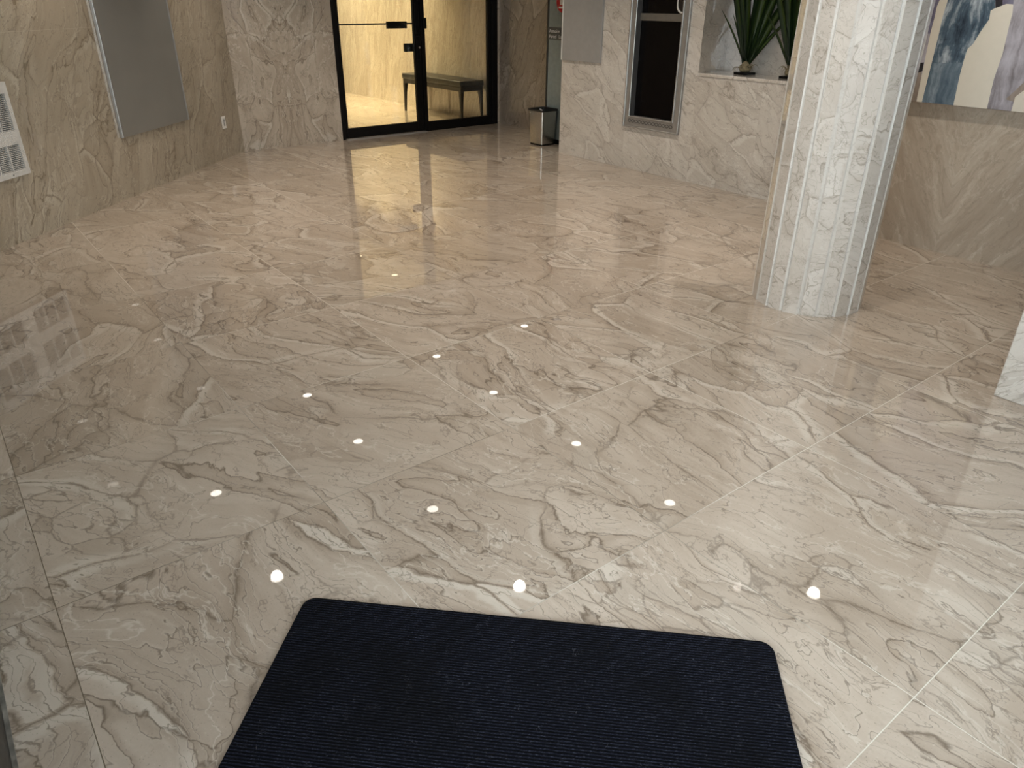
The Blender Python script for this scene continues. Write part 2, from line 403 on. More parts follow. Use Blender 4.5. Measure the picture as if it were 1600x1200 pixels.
# street side glazing behind the camera: one window wall
win = thing('window_1', 'street glazing', 'window', (0, 0, 0)); win['kind'] = 'structure'
del win['label']; del win['category']
fr = []
for x in (-0.235, 1.13, 2.50): fr.append(((x, -0.66, 0), (x + 0.06, -0.60, H_CEIL)))
for z in (0.0, 2.64): fr.append(((-0.175, -0.655, z), (2.50, -0.605, z + 0.06)))
for y in (1.24,): fr.append(((-0.295, y, 0), (-0.235, y + 0.06, H_CEIL)))
for z0, z1 in ((0.0, 0.16), (2.64, 2.70)): fr.append(((-0.29, -0.60, z0), (-0.236, 1.24, z1)))
new_obj('window_frame', boxes(*fr), M_black, win)
for x0, x1 in ((-0.175, 1.13), (1.19, 2.50)):
    new_obj('window_pane', boxes(((x0, -0.635, 0.06), (x1, -0.627, 2.64))), M_glass, win)
for y0, y1 in ((-0.60, 1.24),):
    new_obj('window_pane', boxes(((-0.268, y0, 0.16), (-0.260, y1, 2.64))), M_glass, win)

# ------------------------------------------------------------------ marble column
CX, CY, CR, CN, PH = 3.867, 2.142, 0.306, 20, math.radians(-173.0)
col_o = thing('marble_column', 'round fluted marble column of narrow vertical panels standing on the floor', 'column', (CX, CY, 0))
col_o['kind'] = 'thing'
gw, gd = 0.021, 0.014
bm = bmesh.new(); bs = bmesh.new()
for k in range(CN):
    a0, a1 = PH + 2 * PI * k / CN, PH + 2 * PI * (k + 1) / CN
    p0 = Vector((CR * math.cos(a0), CR * math.sin(a0))); p1 = Vector((CR * math.cos(a1), CR * math.sin(a1)))
    t = (p1 - p0).normalized(); n = Vector((t.y, -t.x))
    e0, e1 = p0 + t * gw / 2, p1 - t * gw / 2
    def quad(b, pa, pb, mi=0):
        vs = [b.verts.new((pa.x, pa.y, 0)), b.verts.new((pb.x, pb.y, 0)), b.verts.new((pb.x, pb.y, H_CEIL)), b.verts.new((pa.x, pa.y, H_CEIL))]
        b.faces.new(vs).material_index = mi
    quad(bm, e0, e1)
    g0 = p0 * (1 - gd / CR); g1 = p1 * (1 - gd / CR)
    quad(bs, g0, e0); quad(bs, e1, g1)
new_obj('shaft', bm, M_column, col_o)
new_obj('groove_edges', bs, M_strip, col_o)

# ------------------------------------------------------------------ glass double door
D = 8.63
door = bpy.data.objects.new('door_1', None); COL.objects.link(door); door.location = (4.105, D, 0); door['kind'] = 'structure'
def dbox(*bs): return boxes(*[((a[0] - 4.105, a[1], a[2]), (b[0] - 4.105, b[1], b[2])) for a, b in bs])
new_obj('door_frame', bev(dbox(((4.107, 0.0, 0), (4.160, 0.09, 2.265)), ((6.375, 0.0, 0), (6.468, 0.09, 2.265)), ((4.16, 0.0, 2.205), (6.375, 0.09, 2.265)),
                               ((5.285, -0.005, 0), (5.338, 0.09, 2.205))), 0.003, 1), M_black, door)
leaf = new_obj('door_leaf', bev(dbox(((4.164, 0.01, 0.012), (4.196, 0.055, 2.20)), ((5.190, 0.01, 0.012), (5.282, 0.055, 2.20)),
                                     ((4.196, 0.01, 0.012), (5.190, 0.055, 0.128)), ((4.196, 0.01, 2.11), (5.190, 0.055, 2.20))), 0.003, 1), M_black, door)
new_obj('glass_pane', dbox(((4.196, 0.028, 0.128), (5.190, 0.036, 2.11))), M_glass, leaf)
bm = dbox(((4.200, 0.060, 1.262), (4.856, 0.078, 1.278)), ((5.125, 0.060, 1.262), (5.20, 0.078, 1.278)), ((4.856, 0.056, 1.218), (5.125, 0.100, 1.295)))
new_obj('push_bar', bev(bm, 0.003, 1), M_black, leaf)
new_obj('lock_case', bev(dbox(((5.078, 0.056, 0.955), (5.20, 0.095, 1.048))), 0.004, 1), M_black, leaf)
new_obj('pull_plate', bev(dbox(((5.205, -0.012, 0.86), (5.262, 0.012, 1.13)), ((5.205, -0.010, 1.16), (5.255, 0.012, 1.50))), 0.004, 1), M_black, leaf)
bm = bmesh.new(); r0 = [(5.245 - 4.105 + 0.012 * math.cos(k * PI / 8), -0.016, 1.004 + 0.012 * math.sin(k * PI / 8)) for k in range(16)]
r1 = [(p[0], -0.011, p[2]) for p in r0]; loft(bm, [r0, r1])
new_obj('keyhole', bm, M_alu, leaf)
new_obj('strike_box', bev(dbox(((5.30, -0.035, 1.215), (5.352, 0.0, 1.335))), 0.008, 2), M_black, door)
side = new_obj('sidelight', bev(dbox(((5.338, 0.01, 0.0), (6.375, 0.06, 0.115)), ((6.315, 0.01, 0.115), (6.375, 0.06, 2.205)),
                                     ((5.338, 0.01, 2.12), (6.315, 0.06, 2.205))), 0.003, 1), M_black, door)
new_obj('glass_pane', dbox(((5.338, 0.028, 0.115), (6.315, 0.036, 2.12))), M_glass, side)
new_obj('threshold', bev(dbox(((4.14, -0.06, 0.0), (5.285, 0.08, 0.008)), ((4.14, -0.035, 0.008), (5.285, 0.0, 0.011))), 0.002, 1), M_alu, door)

# ------------------------------------------------------------------ bench beyond the door
be = thing('bench', 'long dark leather bench on tapered legs behind the glass door', 'bench', (6.07, 8.95, 0))
new_obj('seat', bev(boxes(((0, 0, 0.465), (0.40, 1.58, 0.54))), 0.018, 3), M_leather, be, True)
new_obj('apron', bev(boxes(((0.012, 0.012, 0.405), (0.388, 1.568, 0.466))), 0.004, 1), M_wood, be)
for lx in (0.012, 0.388):
    for ly in (0.012, 1.568):
        sx = 1 if lx < 0.2 else -1; sy = 1 if ly < 0.8 else -1
        bm = bmesh.new()
        def q4(w, z, ox=0.0, oy=0.0): 
            return [(lx + sx * ox, ly + sy * oy, z), (lx + sx * (ox + w), ly + sy * oy, z), (lx + sx * (ox + w), ly + sy * (oy + w), z), (lx + sx * ox, ly + sy * (oy + w), z)]
        loft(bm, [q4(0.024, 0.0), q4(0.040, 0.28), q4(0.056, 0.406)])
        bmesh.ops.recalc_face_normals(bm, faces=bm.faces)
        new_obj('leg', bm, M_wood, be)

# ------------------------------------------------------------------ parcel locker door in the alcove
lk = thing('parcel_locker_door', 'grey glass door with a dark sign strip and red round symbol behind the waste bin', 'door', (6.06, 6.80, 0))
new_obj('glass_panel', bev(boxes(((-0.005, -0.310, 0.05), (0.02, 0.300, 2.20))), 0.003, 1), plain('grey_green_glass', (0.20, 0.245, 0.245), 0.05, var=0.05, Specular_IOR_Level=0.45), lk)
new_obj('frame', bev(boxes(((-0.012, 0.302, 0.0), (0.02, 0.328, 2.26)), ((-0.012, -0.318, 2.202), (0.02, 0.302, 2.26))), 0.003, 1), M_dark, lk)
new_obj('kick_rail', bev(boxes(((-0.012, -0.318, 0.0), (0.018, 0.301, 0.048))), 0.003, 1), M_black, lk)
sg = new_obj('sign_strip', boxes(((-0.010, -0.31, 1.138), (-0.0052, 0.30, 1.262))), plain('dark_grey_film', (0.060, 0.063, 0.062), 0.4), lk)
def lettering(txt, size, loc, parent, mat, rz):
    cu = bpy.data.curves.new('lettering', 'FONT'); cu.body = txt; cu.size = size; cu.extrude = 0.0006
    tmp = bpy.data.objects.new('lettering_src', cu); COL.objects.link(tmp)
    me = bpy.data.meshes.new_from_object(tmp.evaluated_get(bpy.context.evaluated_depsgraph_get()))
    bpy.data.objects.remove(tmp)
    me.materials.clear(); me.materials.append(mat); me.name = 'lettering'
    o = bpy.data.objects.new('lettering', me); COL.objects.link(o); o.parent = parent
    o.location = loc; o.rotation_euler = (PI / 2, 0, rz); return o
lettering('Armoire', 0.052, (-0.0110, 0.285, 1.209), sg, M_paper, -PI / 2)
lettering('Parcel', 0.052, (-0.0110, 0.285, 1.153), sg, M_paper, -PI / 2)
lettering('Lockers', 0.052, (-0.0110, 0.118, 1.153), sg, M_paper, -PI / 2)
M_red = plain('red_film', (0.42, 0.006, 0.016), 0.4)
bm = bmesh.new(); loft(bm, [[(-0.0052, 0.055 + 0.12 * math.cos(k * PI / 24), 1.53 + 0.12 * math.sin(k * PI / 24)) for k in range(48)],
                            [(-0.010, 0.055 + 0.12 * math.cos(k * PI / 24), 1.53 + 0.12 * math.sin(k * PI / 24)) for k in range(48)]])
bmesh.ops.recalc_face_normals(bm, faces=bm.faces)
rd = new_obj('round_symbol', bm, M_red, lk)
bm = boxes(((-0.0125, -0.02, 1.455), (-0.0102, 0.13, 1.475)), ((-0.0125, 0.02, 1.49), (-0.0102, 0.11, 1.60)))
new_obj('pictogram', bm, M_paper, rd)

# ------------------------------------------------------------------ waste bin
bn = thing('waste_bin', 'brushed steel waste bin with black rim standing by the glass door', 'bin', (5.917, 7.005, 0))
bm = bmesh.new()
loft(bm, [rrect(0, 0, 0.104, 0.108, 0.022, 0.016), rrect(0, 0, 0.120, 0.126, 0.024, 0.388)], False, False)
new_obj('body', bm, M_steel, bn, True)
bm = bmesh.new()
loft(bm, [rrect(0, 0, 0.104, 0.108, 0.022, 0.0), rrect(0, 0, 0.106, 0.110, 0.022, 0.017)])
new_obj('base', bm, M_black, bn)
bm = bmesh.new()
loft(bm, [rrect(0, 0, 0.119, 0.125, 0.024, 0.380), rrect(0, 0, 0.128, 0.134, 0.026, 0.386), rrect(0, 0, 0.130, 0.136, 0.026, 0.400), rrect(0, 0, 0.126, 0.132, 0.026, 0.407),
          rrect(0, 0, 0.112, 0.118, 0.022, 0.404), rrect(0, 0, 0.106, 0.112, 0.022, 0.33), rrect(0, 0, 0.098, 0.104, 0.02, 0.05)], False, True)
new_obj('rim', bm, plain('black_plastic', (0.008, 0.008, 0.008), 0.4, var=0.1), bn)
bm = bmesh.new()
pts = [(-0.05, -0.03, 0.345), (0.05, -0.05, 0.352), (0.0, 0.045, 0.402), (0.035, 0.04, 0.36)]
vs = [bm.verts.new(p) for p in pts]
bm.faces.new((vs[0], vs[1], vs[2])); bm.faces.new((vs[1], vs[3], vs[2]))
bmesh.ops.solidify(bm, geom=list(bm.faces), thickness=0.0006)
o = new_obj('paper_scrap', bm, M_paper); o.location = (5.915, 7.02, 0)
tag(o, 'folded white paper scrap showing inside the steel waste bin', 'paper')

# ------------------------------------------------------------------ tall dark case in the niche wall
cs = thing('display_case', 'tall dark glass wall case in a grey metal frame left of the plant niche', 'display case', (5.72, 5.49, 0.41))
# local: x into wall, y = v - 5.49, z = z - .41
W, HH = 0.724, 1.739
def F(y0, y1, z0, z1, x0, x1): return ((x0, y0, z0), (x1, y1, z1))
bm = boxes(F(-0.078, -0.001, 0.001, HH, -0.016, 0.07), F(-W, -W + 0.082, 0.001, HH, -0.016, 0.07),
           F(-W + 0.082, -0.078, 0.001, 0.105, -0.016, 0.07), F(-W + 0.082, -0.078, HH - 0.08, HH, -0.016, 0.07))
frm = new_obj('frame', bev(bm, 0.004, 2), M_greyframe, cs)
bm = boxes(F(-0.083, -0.069, 0.098, HH - 0.07, -0.024, -0.015), F(-W + 0.072, -W + 0.088, 0.098, HH - 0.07, -0.024, -0.015), F(-W + 0.072, -0.069, 0.094, 0.108, -0.024, -0.015),
           F(-0.018, -0.001, 0.001, HH, -0.026, -0.015), F(-W, -W + 0.014, 0.001, HH, -0.026, -0.015), F(-W, -0.001, 0.001, 0.012, -0.024, -0.015))
new_obj('frame_lip', bev(bm, 0.003, 1), M_alu, frm)
bm = bmesh.new()                                         # woven diamond strip on the bottom rail
nd = 13; y0, y1 = -0.068, -W + 0.072; zc, am = 0.062, 0.014
for s in (1, -1):
    prev = None
    for k in range(nd * 8 + 1):
        yy = y0 + (y1 - y0) * k / (nd * 8); zz = zc + s * am * math.sin(k / 8 * PI)
        if prev:
            a, b = Vector((prev[0], prev[1])), Vector((yy, zz)); d = (b - a).normalized(); n = Vector((-d.y, d.x)) * 0.0032
            top = -0.019 - (0.001 if s > 0 else 0)
            for pa, pb in ((a - n, a + n),):
                qs = [(top, a.x - n.x, a.y - n.y), (top, a.x + n.x, a.y + n.y), (top, b.x + n.x, b.y + n.y), (top, b.x - n.x, b.y - n.y)]
                qb = [(-0.0155, p[1], p[2]) for p in qs]
                loft(bm, [qs, qb])
        prev = (yy, zz)
bmesh.ops.recalc_face_normals(bm, faces=bm.faces)
new_obj('lattice_strip', bm, plain('lattice_shadow_metal', (0.13, 0.125, 0.12), 0.45, 0.3), frm)
pn = new_obj('dark_panel', boxes(F(-W + 0.08, -0.076, 0.10, HH - 0.07, 0.055, 0.068)), M_blackglass, cs)
new_obj('inner_reveal', boxes(F(-0.0795, -0.078, 0.106, HH - 0.08, -0.012, 0.054)), plain('reveal_grey', (0.10, 0.10, 0.10), 0.4, 0.3), cs)
new_obj('mid_rail', bev(boxes(F(-W + 0.083, -0.080, 0.962, 1.025, 0.03, 0.054)), 0.003, 1), plain('bronze_rail', (0.19, 0.175, 0.15), 0.4, 0.4), cs)
bm = bmesh.new()                                         # pale horseshoe bracket around a dark oval
def tube(bm, pts, r, n=8):
    rings = []
    for k, p in enumerate(pts):
        d = (Vector(pts[min(k + 1, len(pts) - 1)]) - Vector(pts[max(k - 1, 0)])).normalized()
        a = d.orthogonal().normalized(); b = d.cross(a)
        rr = r[k] if isinstance(r, (list, tuple)) else r
        rings.append([tuple(Vector(p) + a * rr * math.cos(2 * PI * j / n) + b * rr * math.sin(2 * PI * j / n)) for j in range(n)])
    # align rings
    for i in range(1, len(rings)):
        best = min(range(n), key=lambda s: (Vector(rings[i][s]) - Vector(rings[i - 1][0])).length)
        rings[i] = rings[i][best:] + rings[i][:best]
    loft(bm, rings)
uy, uz = -0.585, 1.095
pts = [(0.035, uy + 0.058 * math.cos(a), uz + (0.075 if abs(math.cos(a)) > 0.99 else 0) + 0.065 * math.sin(a)) for a in [PI + PI * k / 14 for k in range(15)]]
pts = [(0.035, uy - 0.058, uz + 0.06)] + [(0.035, uy + 0.058 * math.cos(a), uz + 0.060 * math.sin(a)) for a in [PI + PI * k / 14 for k in range(15)]] + [(0.035, uy + 0.058, uz + 0.06)]
tube(bm, pts, 0.009); bmesh.ops.recalc_face_normals(bm, faces=bm.faces)
br = new_obj('bracket', bm, M_white, cs, True)
bm = bmesh.new(); loft(bm, [[(x, uy + 0.045 * math.cos(k * PI / 12), uz + 0.02 + 0.065 * math.sin(k * PI / 12)) for k in range(24)] for x in (0.022, 0.052)])
bmesh.ops.recalc_face_normals(bm, faces=bm.faces)
new_obj('dark_knob', bm, plain('dark_bronze', (0.014, 0.010, 0.009), 0.35), br)

# notice board with pale edge on the marble pier
nb = thing('mounted_notice_board', 'flat grey notice board with a pale edge on the marble pier by the grey door', 'notice board', (5.72, 6.47, 0.97))
new_obj('panel', bev(boxes(((-0.018, -0.60, 0.0), (0.0, -0.012, 0.72))), 0.002, 1), plain('board_grey', (0.30, 0.29, 0.275), 0.35, var=0.03), nb)
new_obj('edge_strip', bev(boxes(((-0.024, -0.012, 0.0), (-0.001, -0.001, 0.72))), 0.002, 1), M_white, nb)

# ------------------------------------------------------------------ plants in the niche
def plant(name, label, y, targets, x0=5.93):
    p = thing(name, label, 'plant', (x0, y, 0.967), 0, 'sword-leaved plants in the niche')
    bm = bmesh.new(); loft(bm, [rrect(0, 0, 0.066, 0.070, 0.008, 0.0), rrect(0, 0, 0.066, 0.070, 0.008, 0.019)])
    new_obj('tray', bev(bm, 0.002, 1), M_black, p)
    bm = bmesh.new()
    prof = [(0.030, 0.0185), (0.048, 0.03), (0.054, 0.048), (0.046, 0.07), (0.034, 0.085), (0.022, 0.10), (0.010, 0.108)]
    rings = []
    for r, z in prof:
        rings.append([(r * (1 + 0.10 * noise.noise((math.cos(a) * 2, math.sin(a) * 2, z * 40 + y))) * math.cos(a), r * (1 + 0.10 * noise.noise((math.cos(a) * 2 + 5, math.sin(a) * 2, z * 40 + y))) * math.sin(a), z) for a in [2 * PI * k / 20 for k in range(20)]])
    loft(bm, rings)
    new_obj('bulb', bm, M_bulb, p, True)
    bm = bmesh.new()                                      # curled dry rootlets round the bulb
    for k in range(9):
        a = 2 * PI * k / 9 + 0.3 + random.uniform(-.2, .2); L = random.uniform(0.05, 0.085); zz = 0.055 + random.uniform(-.01, .02); up = random.uniform(0.015, 0.05)
        pts = []
        for j in range(7):
            f = j / 6
            rr = 0.046 + L * f; pts.append((rr * math.cos(a + 0.3 * f), rr * math.sin(a + 0.3 * f), zz + up * math.sin(f * PI * 0.8) - 0.03 * f * f))
        tube(bm, pts, [0.0045 * (1 - 0.8 * j / 6) for j in range(7)], 6)
    bmesh.ops.recalc_face_normals(bm, faces=bm.faces)
    new_obj('rootlets', bm, M_bulb, p, True)
    bm = bmesh.new(); uvl = bm.loops.layers.uv.new('UVMap')
    for (by, bz, ty, tz, dx, w) in targets:
        b = Vector((random.uniform(-0.012, 0.012), by * 0.5, 0.08)); e = Vector((dx, ty - y, tz - 0.967))
        w *= 1.22; d = e - b; N = 14; rows = []
        sidev = Vector((0.35 * (1 if by > 0 else -1), 1, 0)).normalized()
        sidev = (sidev - d.normalized() * sidev.dot(d.normalized())).normalized(); nn = d.normalized().cross(sidev)
        if nn.x > 0: nn = -nn
        bow = (ty - y) * 0.10
        for k in range(N + 1):
            f = k / N
            c = b + d * f + Vector((0, bow * (math.sin(f * PI) * -0.6), 0)) + Vector((0.0, 0, 0))
            ww = w * (0.42 + 0.58 * math.sin(min(1, f / 0.45) * PI / 2)) * (1 if f < 0.45 else math.cos((f - 0.45) / 0.55 * PI / 2) ** 0.85 + 0.02)
            rows.append([bm.verts.new(c + sidev * ww * s + nn * (ww * 0.45 * (1 - abs(s) * 2) * -1 + off)) for s, off in ((-0.5, 0), (-0.25, 0), (0, 0), (0.25, 0), (0.5, 0))])
        for k in range(N):
            for j in range(4):
                fc = bm.faces.new((rows[k][j], rows[k][j + 1], rows[k + 1][j + 1], rows[k + 1][j])); fc.smooth = True
                for lp, (uu, vv) in zip(fc.loops, ((j / 4, k / N), ((j + 1) / 4, k / N), ((j + 1) / 4, (k + 1) / N), (j / 4, (k + 1) / N))): lp[uvl].uv = (uu, vv)
    bmesh.ops.solidify(bm, geom=list(bm.faces), thickness=0.0018)
    new_obj('leaves', bm, M_leaf, p)
    return p
# (base y, -, tip y, tip z, tip x, width)
plant('sword_plant', 'dark green sword-leaved plant standing in the niche beside the dark wall case', 4.275, [
    (0.05, 0, 4.600, 1.485, -0.02, 0.022), (0.045, 0, 4.515, 1.450, 0.04, 0.026), (0.05, 0, 4.60, 1.86, 0.0, 0.062), (0.035, 0, 4.475, 1.95, -0.06, 0.066),
    (0.01, 0, 4.375, 2.02, -0.08, 0.072), (0.0, 0, 4.262, 1.535, 0.03, 0.030), (-0.02, 0, 4.130, 1.98, 0.0, 0.076), (-0.035, 0, 4.02, 1.86, 0.06, 0.066),
    (-0.05, 0, 3.90, 1.74, 0.10, 0.058), (-0.055, 0, 3.955, 1.432, 0.08, 0.026), (0.01, 0, 4.31, 1.88, 0.08, 0.06), (-0.03, 0, 4.11, 1.80, 0.12, 0.055)])
plant('sword_plant', 'dark green sword-leaved plant in the niche half hidden behind the round column', 3.815, [
    (0.05, 0, 4.095, 1.487, -0.10, 0.026), (0.05, 0, 4.10, 1.85, -0.12, 0.064), (0.03, 0, 3.995, 1.97, -0.13, 0.074), (0.0, 0, 3.90, 2.0, -0.06, 0.075),
    (-0.02, 0, 3.80, 1.93, -0.09, 0.075), (-0.03, 0, 3.70, 1.54, 0.02, 0.040), (-0.04, 0, 3.60, 1.70, -0.02, 0.060), (-0.05, 0, 3.62, 1.42, 0.0, 0.032), (0.0, 0, 3.86, 1.84, 0.10, 0.06)])

# ------------------------------------------------------------------ abstract painting
P_cream = plain('cream_paint', (0.63, 0.595, 0.51), 0.6, var=0.015)
P_blue = paint_material('slate_blue_paint', (0.012, 0.020, 0.036), (0.075, 0.115, 0.155), (0.46, 0.52, 0.57), seed=1.0)
P_blue2 = paint_material('steel_blue_paint', (0.06, 0.095, 0.135), (0.13, 0.18, 0.225), (0.30, 0.36, 0.41), seed=6.0)
P_grey = paint_material('lilac_grey_paint', (0.17, 0.155, 0.165), (0.31, 0.295, 0.325), (0.44, 0.43, 0.48), seed=3.0, grain=1.2)
P_black = plain('black_paint', (0.012, 0.010, 0.014), 0.5, var=0.4)
P_purple = paint_material('dusky_violet_paint', (0.07, 0.065, 0.105), (0.125, 0.115, 0.17), (0.20, 0.20, 0.27), seed=8.0)
P_brown = paint_material('taupe_paint', (0.16, 0.125, 0.10), (0.26, 0.215, 0.18), (0.34, 0.30, 0.27), seed=9.0)
art = thing('abstract_art', 'large abstract canvas of blue and cream vertical shapes on the right marble wall', 'painting', (5.388, 2.72, 0.955))
AW, AH = 1.86, 1.15
cv = new_obj('canvas', bev(boxes(((-0.036, -AW, 0.0), (0.0, 0.0, AH))), 0.002, 1), P_grey, art)
mats = [P_cream, P_blue, P_blue2, P_grey, P_black, P_purple, P_brown]
bm = bmesh.new()
def patch(pts, mi, lift):
    ps = [(-0.036 - lift, v - 2.72, min(max(z - 0.955, 0.0), AH)) for v, z in pts]
    vs = [bm.verts.new(p) for p in ps]; f = bm.faces.new(vs); f.normal_update()
    if f.normal.x > 0: f.normal_flip()
    f.material_index = mi
TOP = 2.11
patch([(2.72, .955), (2.46, .955), (2.475, 1.14), (2.48, 1.40), (2.474, 1.56), (2.45, 1.8), (2.50, TOP), (2.72, TOP)], 5, 0.0004)
patch([(2.55, 1.112), (2.52, .955), (2.46, .955), (2.475, 1.14)], 6, 0.0008)
patch([(2.56, 1.188), (2.477, 1.192), (2.473, 1.143), (2.54, 1.11)], 4, 0.0008)
patch([(2.56, 1.365), (2.484, 1.365), (2.471, 1.195), (2.56, 1.188)], 3, 0.0008)
patch([(2.474, 1.558), (2.424, 1.558), (2.43, 1.472), (2.427, 1.351), (2.427, 1.192), (2.427, .955), (2.464, .955), (2.473, 1.178), (2.482, 1.365), (2.48, 1.46), (2.482, 1.52)], 0, 0.0012)
patch([(2.474, 1.558), (2.47, 1.75), (2.50, TOP), (2.38, TOP), (2.40, 1.8), (2.424, 1.558)], 0, 0.0012)
patch([(2.424, 1.558), (2.40, 1.8), (2.38, TOP), (2.12, TOP), (2.13, 1.75), (2.146, 1.559), (2.136, 1.513), (2.157, 1.502), (2.151, 1.456), (2.181, 1.386), (2.206, 1.315), (2.23, 1.287), (2.234, 1.209), (2.427, 1.192), (2.427, 1.351), (2.43, 1.472)], 1, 0.0008)
patch([(2.234, 1.209), (2.234, 1.137), (2.224, .955), (2.427, .955), (2.427, 1.192)], 2, 0.0008)
patch([(2.134, 1.516), (2.079, 1.539), (2.041, 1.537), (2.032, 1.494), (2.029, 1.422), (2.021, 1.27), (2.029, 1.129), (2.02, .955), (2.224, .955), (2.234, 1.137), (2.234, 1.209), (2.23, 1.287), (2.206, 1.315), (2.181, 1.386), (2.151, 1.456), (2.157, 1.502)], 0, 0.0012)
patch([(2.146, 1.559), (2.12, 1.75), (2.12, TOP), (2.08, TOP), (2.09, 1.75), (2.106, 1.559), (2.098, 1.531), (2.134, 1.516)], 4, 0.0008)
patch([(2.106, 1.559), (2.09, 1.75), (2.08, TOP), (1.98, TOP), (2.047, 1.56), (2.041, 1.537), (2.079, 1.539), (2.098, 1.531)], 5, 0.0008)
patch([(1.93, 1.02), (1.86, 1.12), (1.80, 1.16), (1.74, 1.12), (1.80, 0.99)], 6, 0.0004)
patch([(1.845, 1.078), (1.882, 1.037), (1.88, .955), (1.55, .955), (1.58, 1.2), (1.68, 1.32), (1.76, 1.15)], 0, 0.0012)
patch([(1.50, .955), (1.53, 1.25), (1.45, 1.6), (1.50, TOP), (1.15, TOP), (1.20, 1.5), (1.12, .955)], 1, 0.0008)
new_obj('painted_shapes', bm, mats, cv)

# ------------------------------------------------------------------ left wall fittings (wall frame: s along the wall)
def on_left(s, z, out=0.0):
    c = 5.745 * R2
    return (s * R2 - c * R2 + out * R2, s * R2 + c * R2 - out * R2, z)
A45 = PI / 4
# louvred vent: local x along wall, -y into the room
vt = thing('wall_vent', 'white metal wall vent with rows of louvres low on the left marble wall', 'vent', on_left(3.98, 0.436), A45)
X1 = 4.835 - 3.98
rows = ((0.040, 0.205), (0.295, 0.530)); bays = ((0.012, 0.362), (0.478, 0.820)); VH = 0.60
xs = [0, bays[0][0], bays[0][1], bays[1][0], bays[1][1], X1]
bm = bmesh.new()
for i in range(5):
    if i in (1, 3):
        zz = [0, rows[0][0], rows[0][1], rows[1][0], rows[1][1], VH]
        for j in (0, 2, 4): box(bm, (xs[i], -0.028, zz[j]), (xs[i + 1], 0, zz[j + 1]))
    else: box(bm, (xs[i], -0.028, 0), (xs[i + 1], 0, VH))
M_vent = plain('white_vent_enamel', (0.50, 0.48, 0.44), 0.42)
new_obj('frame', bm, M_vent, vt)
bm = boxes(((0.004, -0.003, 0.004), (X1 - 0.004, -0.001, VH - 0.004)))
new_obj('duct_shadow', bm, plain('vent_inside', (0.02, 0.017, 0.012), 0.8), vt)
for (b0, b1) in bays:
    for (z0, z1) in rows:
        bm = bmesh.new(); n = round((z1 - z0) / 0.0115)
        for k in range(n):
            z = z0 + (k + 0.5) * (z1 - z0) / n
            vs = [(b0, -0.024, z - 0.0038), (b0, -0.010, z + 0.0012), (b0, -0.010, z + 0.0032), (b0, -0.024, z - 0.0012)]
            loft(bm, [vs, [(b1, p[1], p[2]) for p in vs]])
        bmesh.ops.recalc_face_normals(bm, faces=bm.faces)
        lv = new_obj('louvres', bm, M_vent, vt)
        for f in (1 / 3, 2 / 3):
            x = b0 + (b1 - b0) * f
            new_obj('divider', boxes(((x - 0.005, -0.0275, z0), (x + 0.005, -0.004, z1))), M_vent, lv)
for x in (0.42, 0.69):
    bm = bmesh.new(); loft(bm, [circ(0, 0, 0.004, 0, 10), circ(0, 0, 0.004, 0.003, 10)])
    sc_ = new_obj('screw', bm, M_dark, vt); sc_.location = (x, -0.028, 0.017); sc_.rotation_euler = (PI / 2, 0, 0)

gp = thing('wall_panel', 'wide flat grey metal panel with pale edge strips on the left marble wall', 'panel', on_left(5.97, 0.49), A45)
new_obj('panel', bev(boxes(((0.014, -0.020, 0.0), (1.076, -0.001, 1.25))), 0.002, 1), plain('grey_panel_metal', (0.25, 0.24, 0.215), 0.35, 0.35, var=0.03, vscale=3), gp)
for x in (0.0, 1.077): new_obj('edge_strip', bev(boxes(((x, -0.026, 0.0), (x + 0.013, -0.001, 1.25))), 0.002, 1), M_alu, gp)

ol = thing('wall_outlet', 'small white electrical outlet low on the left marble wall', 'outlet', on_left(7.722, 0.302), A45)
pl = new_obj('cover_plate', bev(boxes(((0, -0.008, 0), (0.078, -0.0005, 0.124))), 0.003, 2), M_white, ol)
soc = new_obj('socket', bev(boxes(((0.022, -0.011, 0.025), (0.056, -0.008, 0.099))), 0.0015, 1), plain('socket_grey', (0.36, 0.345, 0.33), 0.4), ol)
for x in (0.031, 0.044):
    for z in (0.040, 0.076): new_obj('slot', boxes(((x, -0.0115, z), (x + 0.003, -0.0108, z + 0.010))), M_black, soc)

# ------------------------------------------------------------------ entrance mat  (frame: x across, y towards the room)
mt = bpy.data.meshes.new('entrance_mat')
bm = bmesh.new()
w, d, zt = 1.313 / 2, 0.46, 0.010
rings = [rrect(0, 0, w, d, 0.035, 0.0005, 8), rrect(0, 0, w + 0.002, d + 0.002, 0.036, 0.004, 8), rrect(0, 0, w - 0.001, d - 0.001, 0.035, 0.009, 8), rrect(0, 0, w - 0.006, d - 0.006, 0.032, zt, 8)]
loft(bm, rings)
o = new_obj('entrance_mat', bm, mat_material())
sc, tc = 1.513 - d, (0.782 - 0.531) / 2
o.location = (sc * R2 - tc * R2, sc * R2 + tc * R2, 0); o.rotation_euler = (0, 0, -PI / 4)
tag(o, 'navy blue ribbed entrance mat with rounded corners on the marble floor', 'mat')

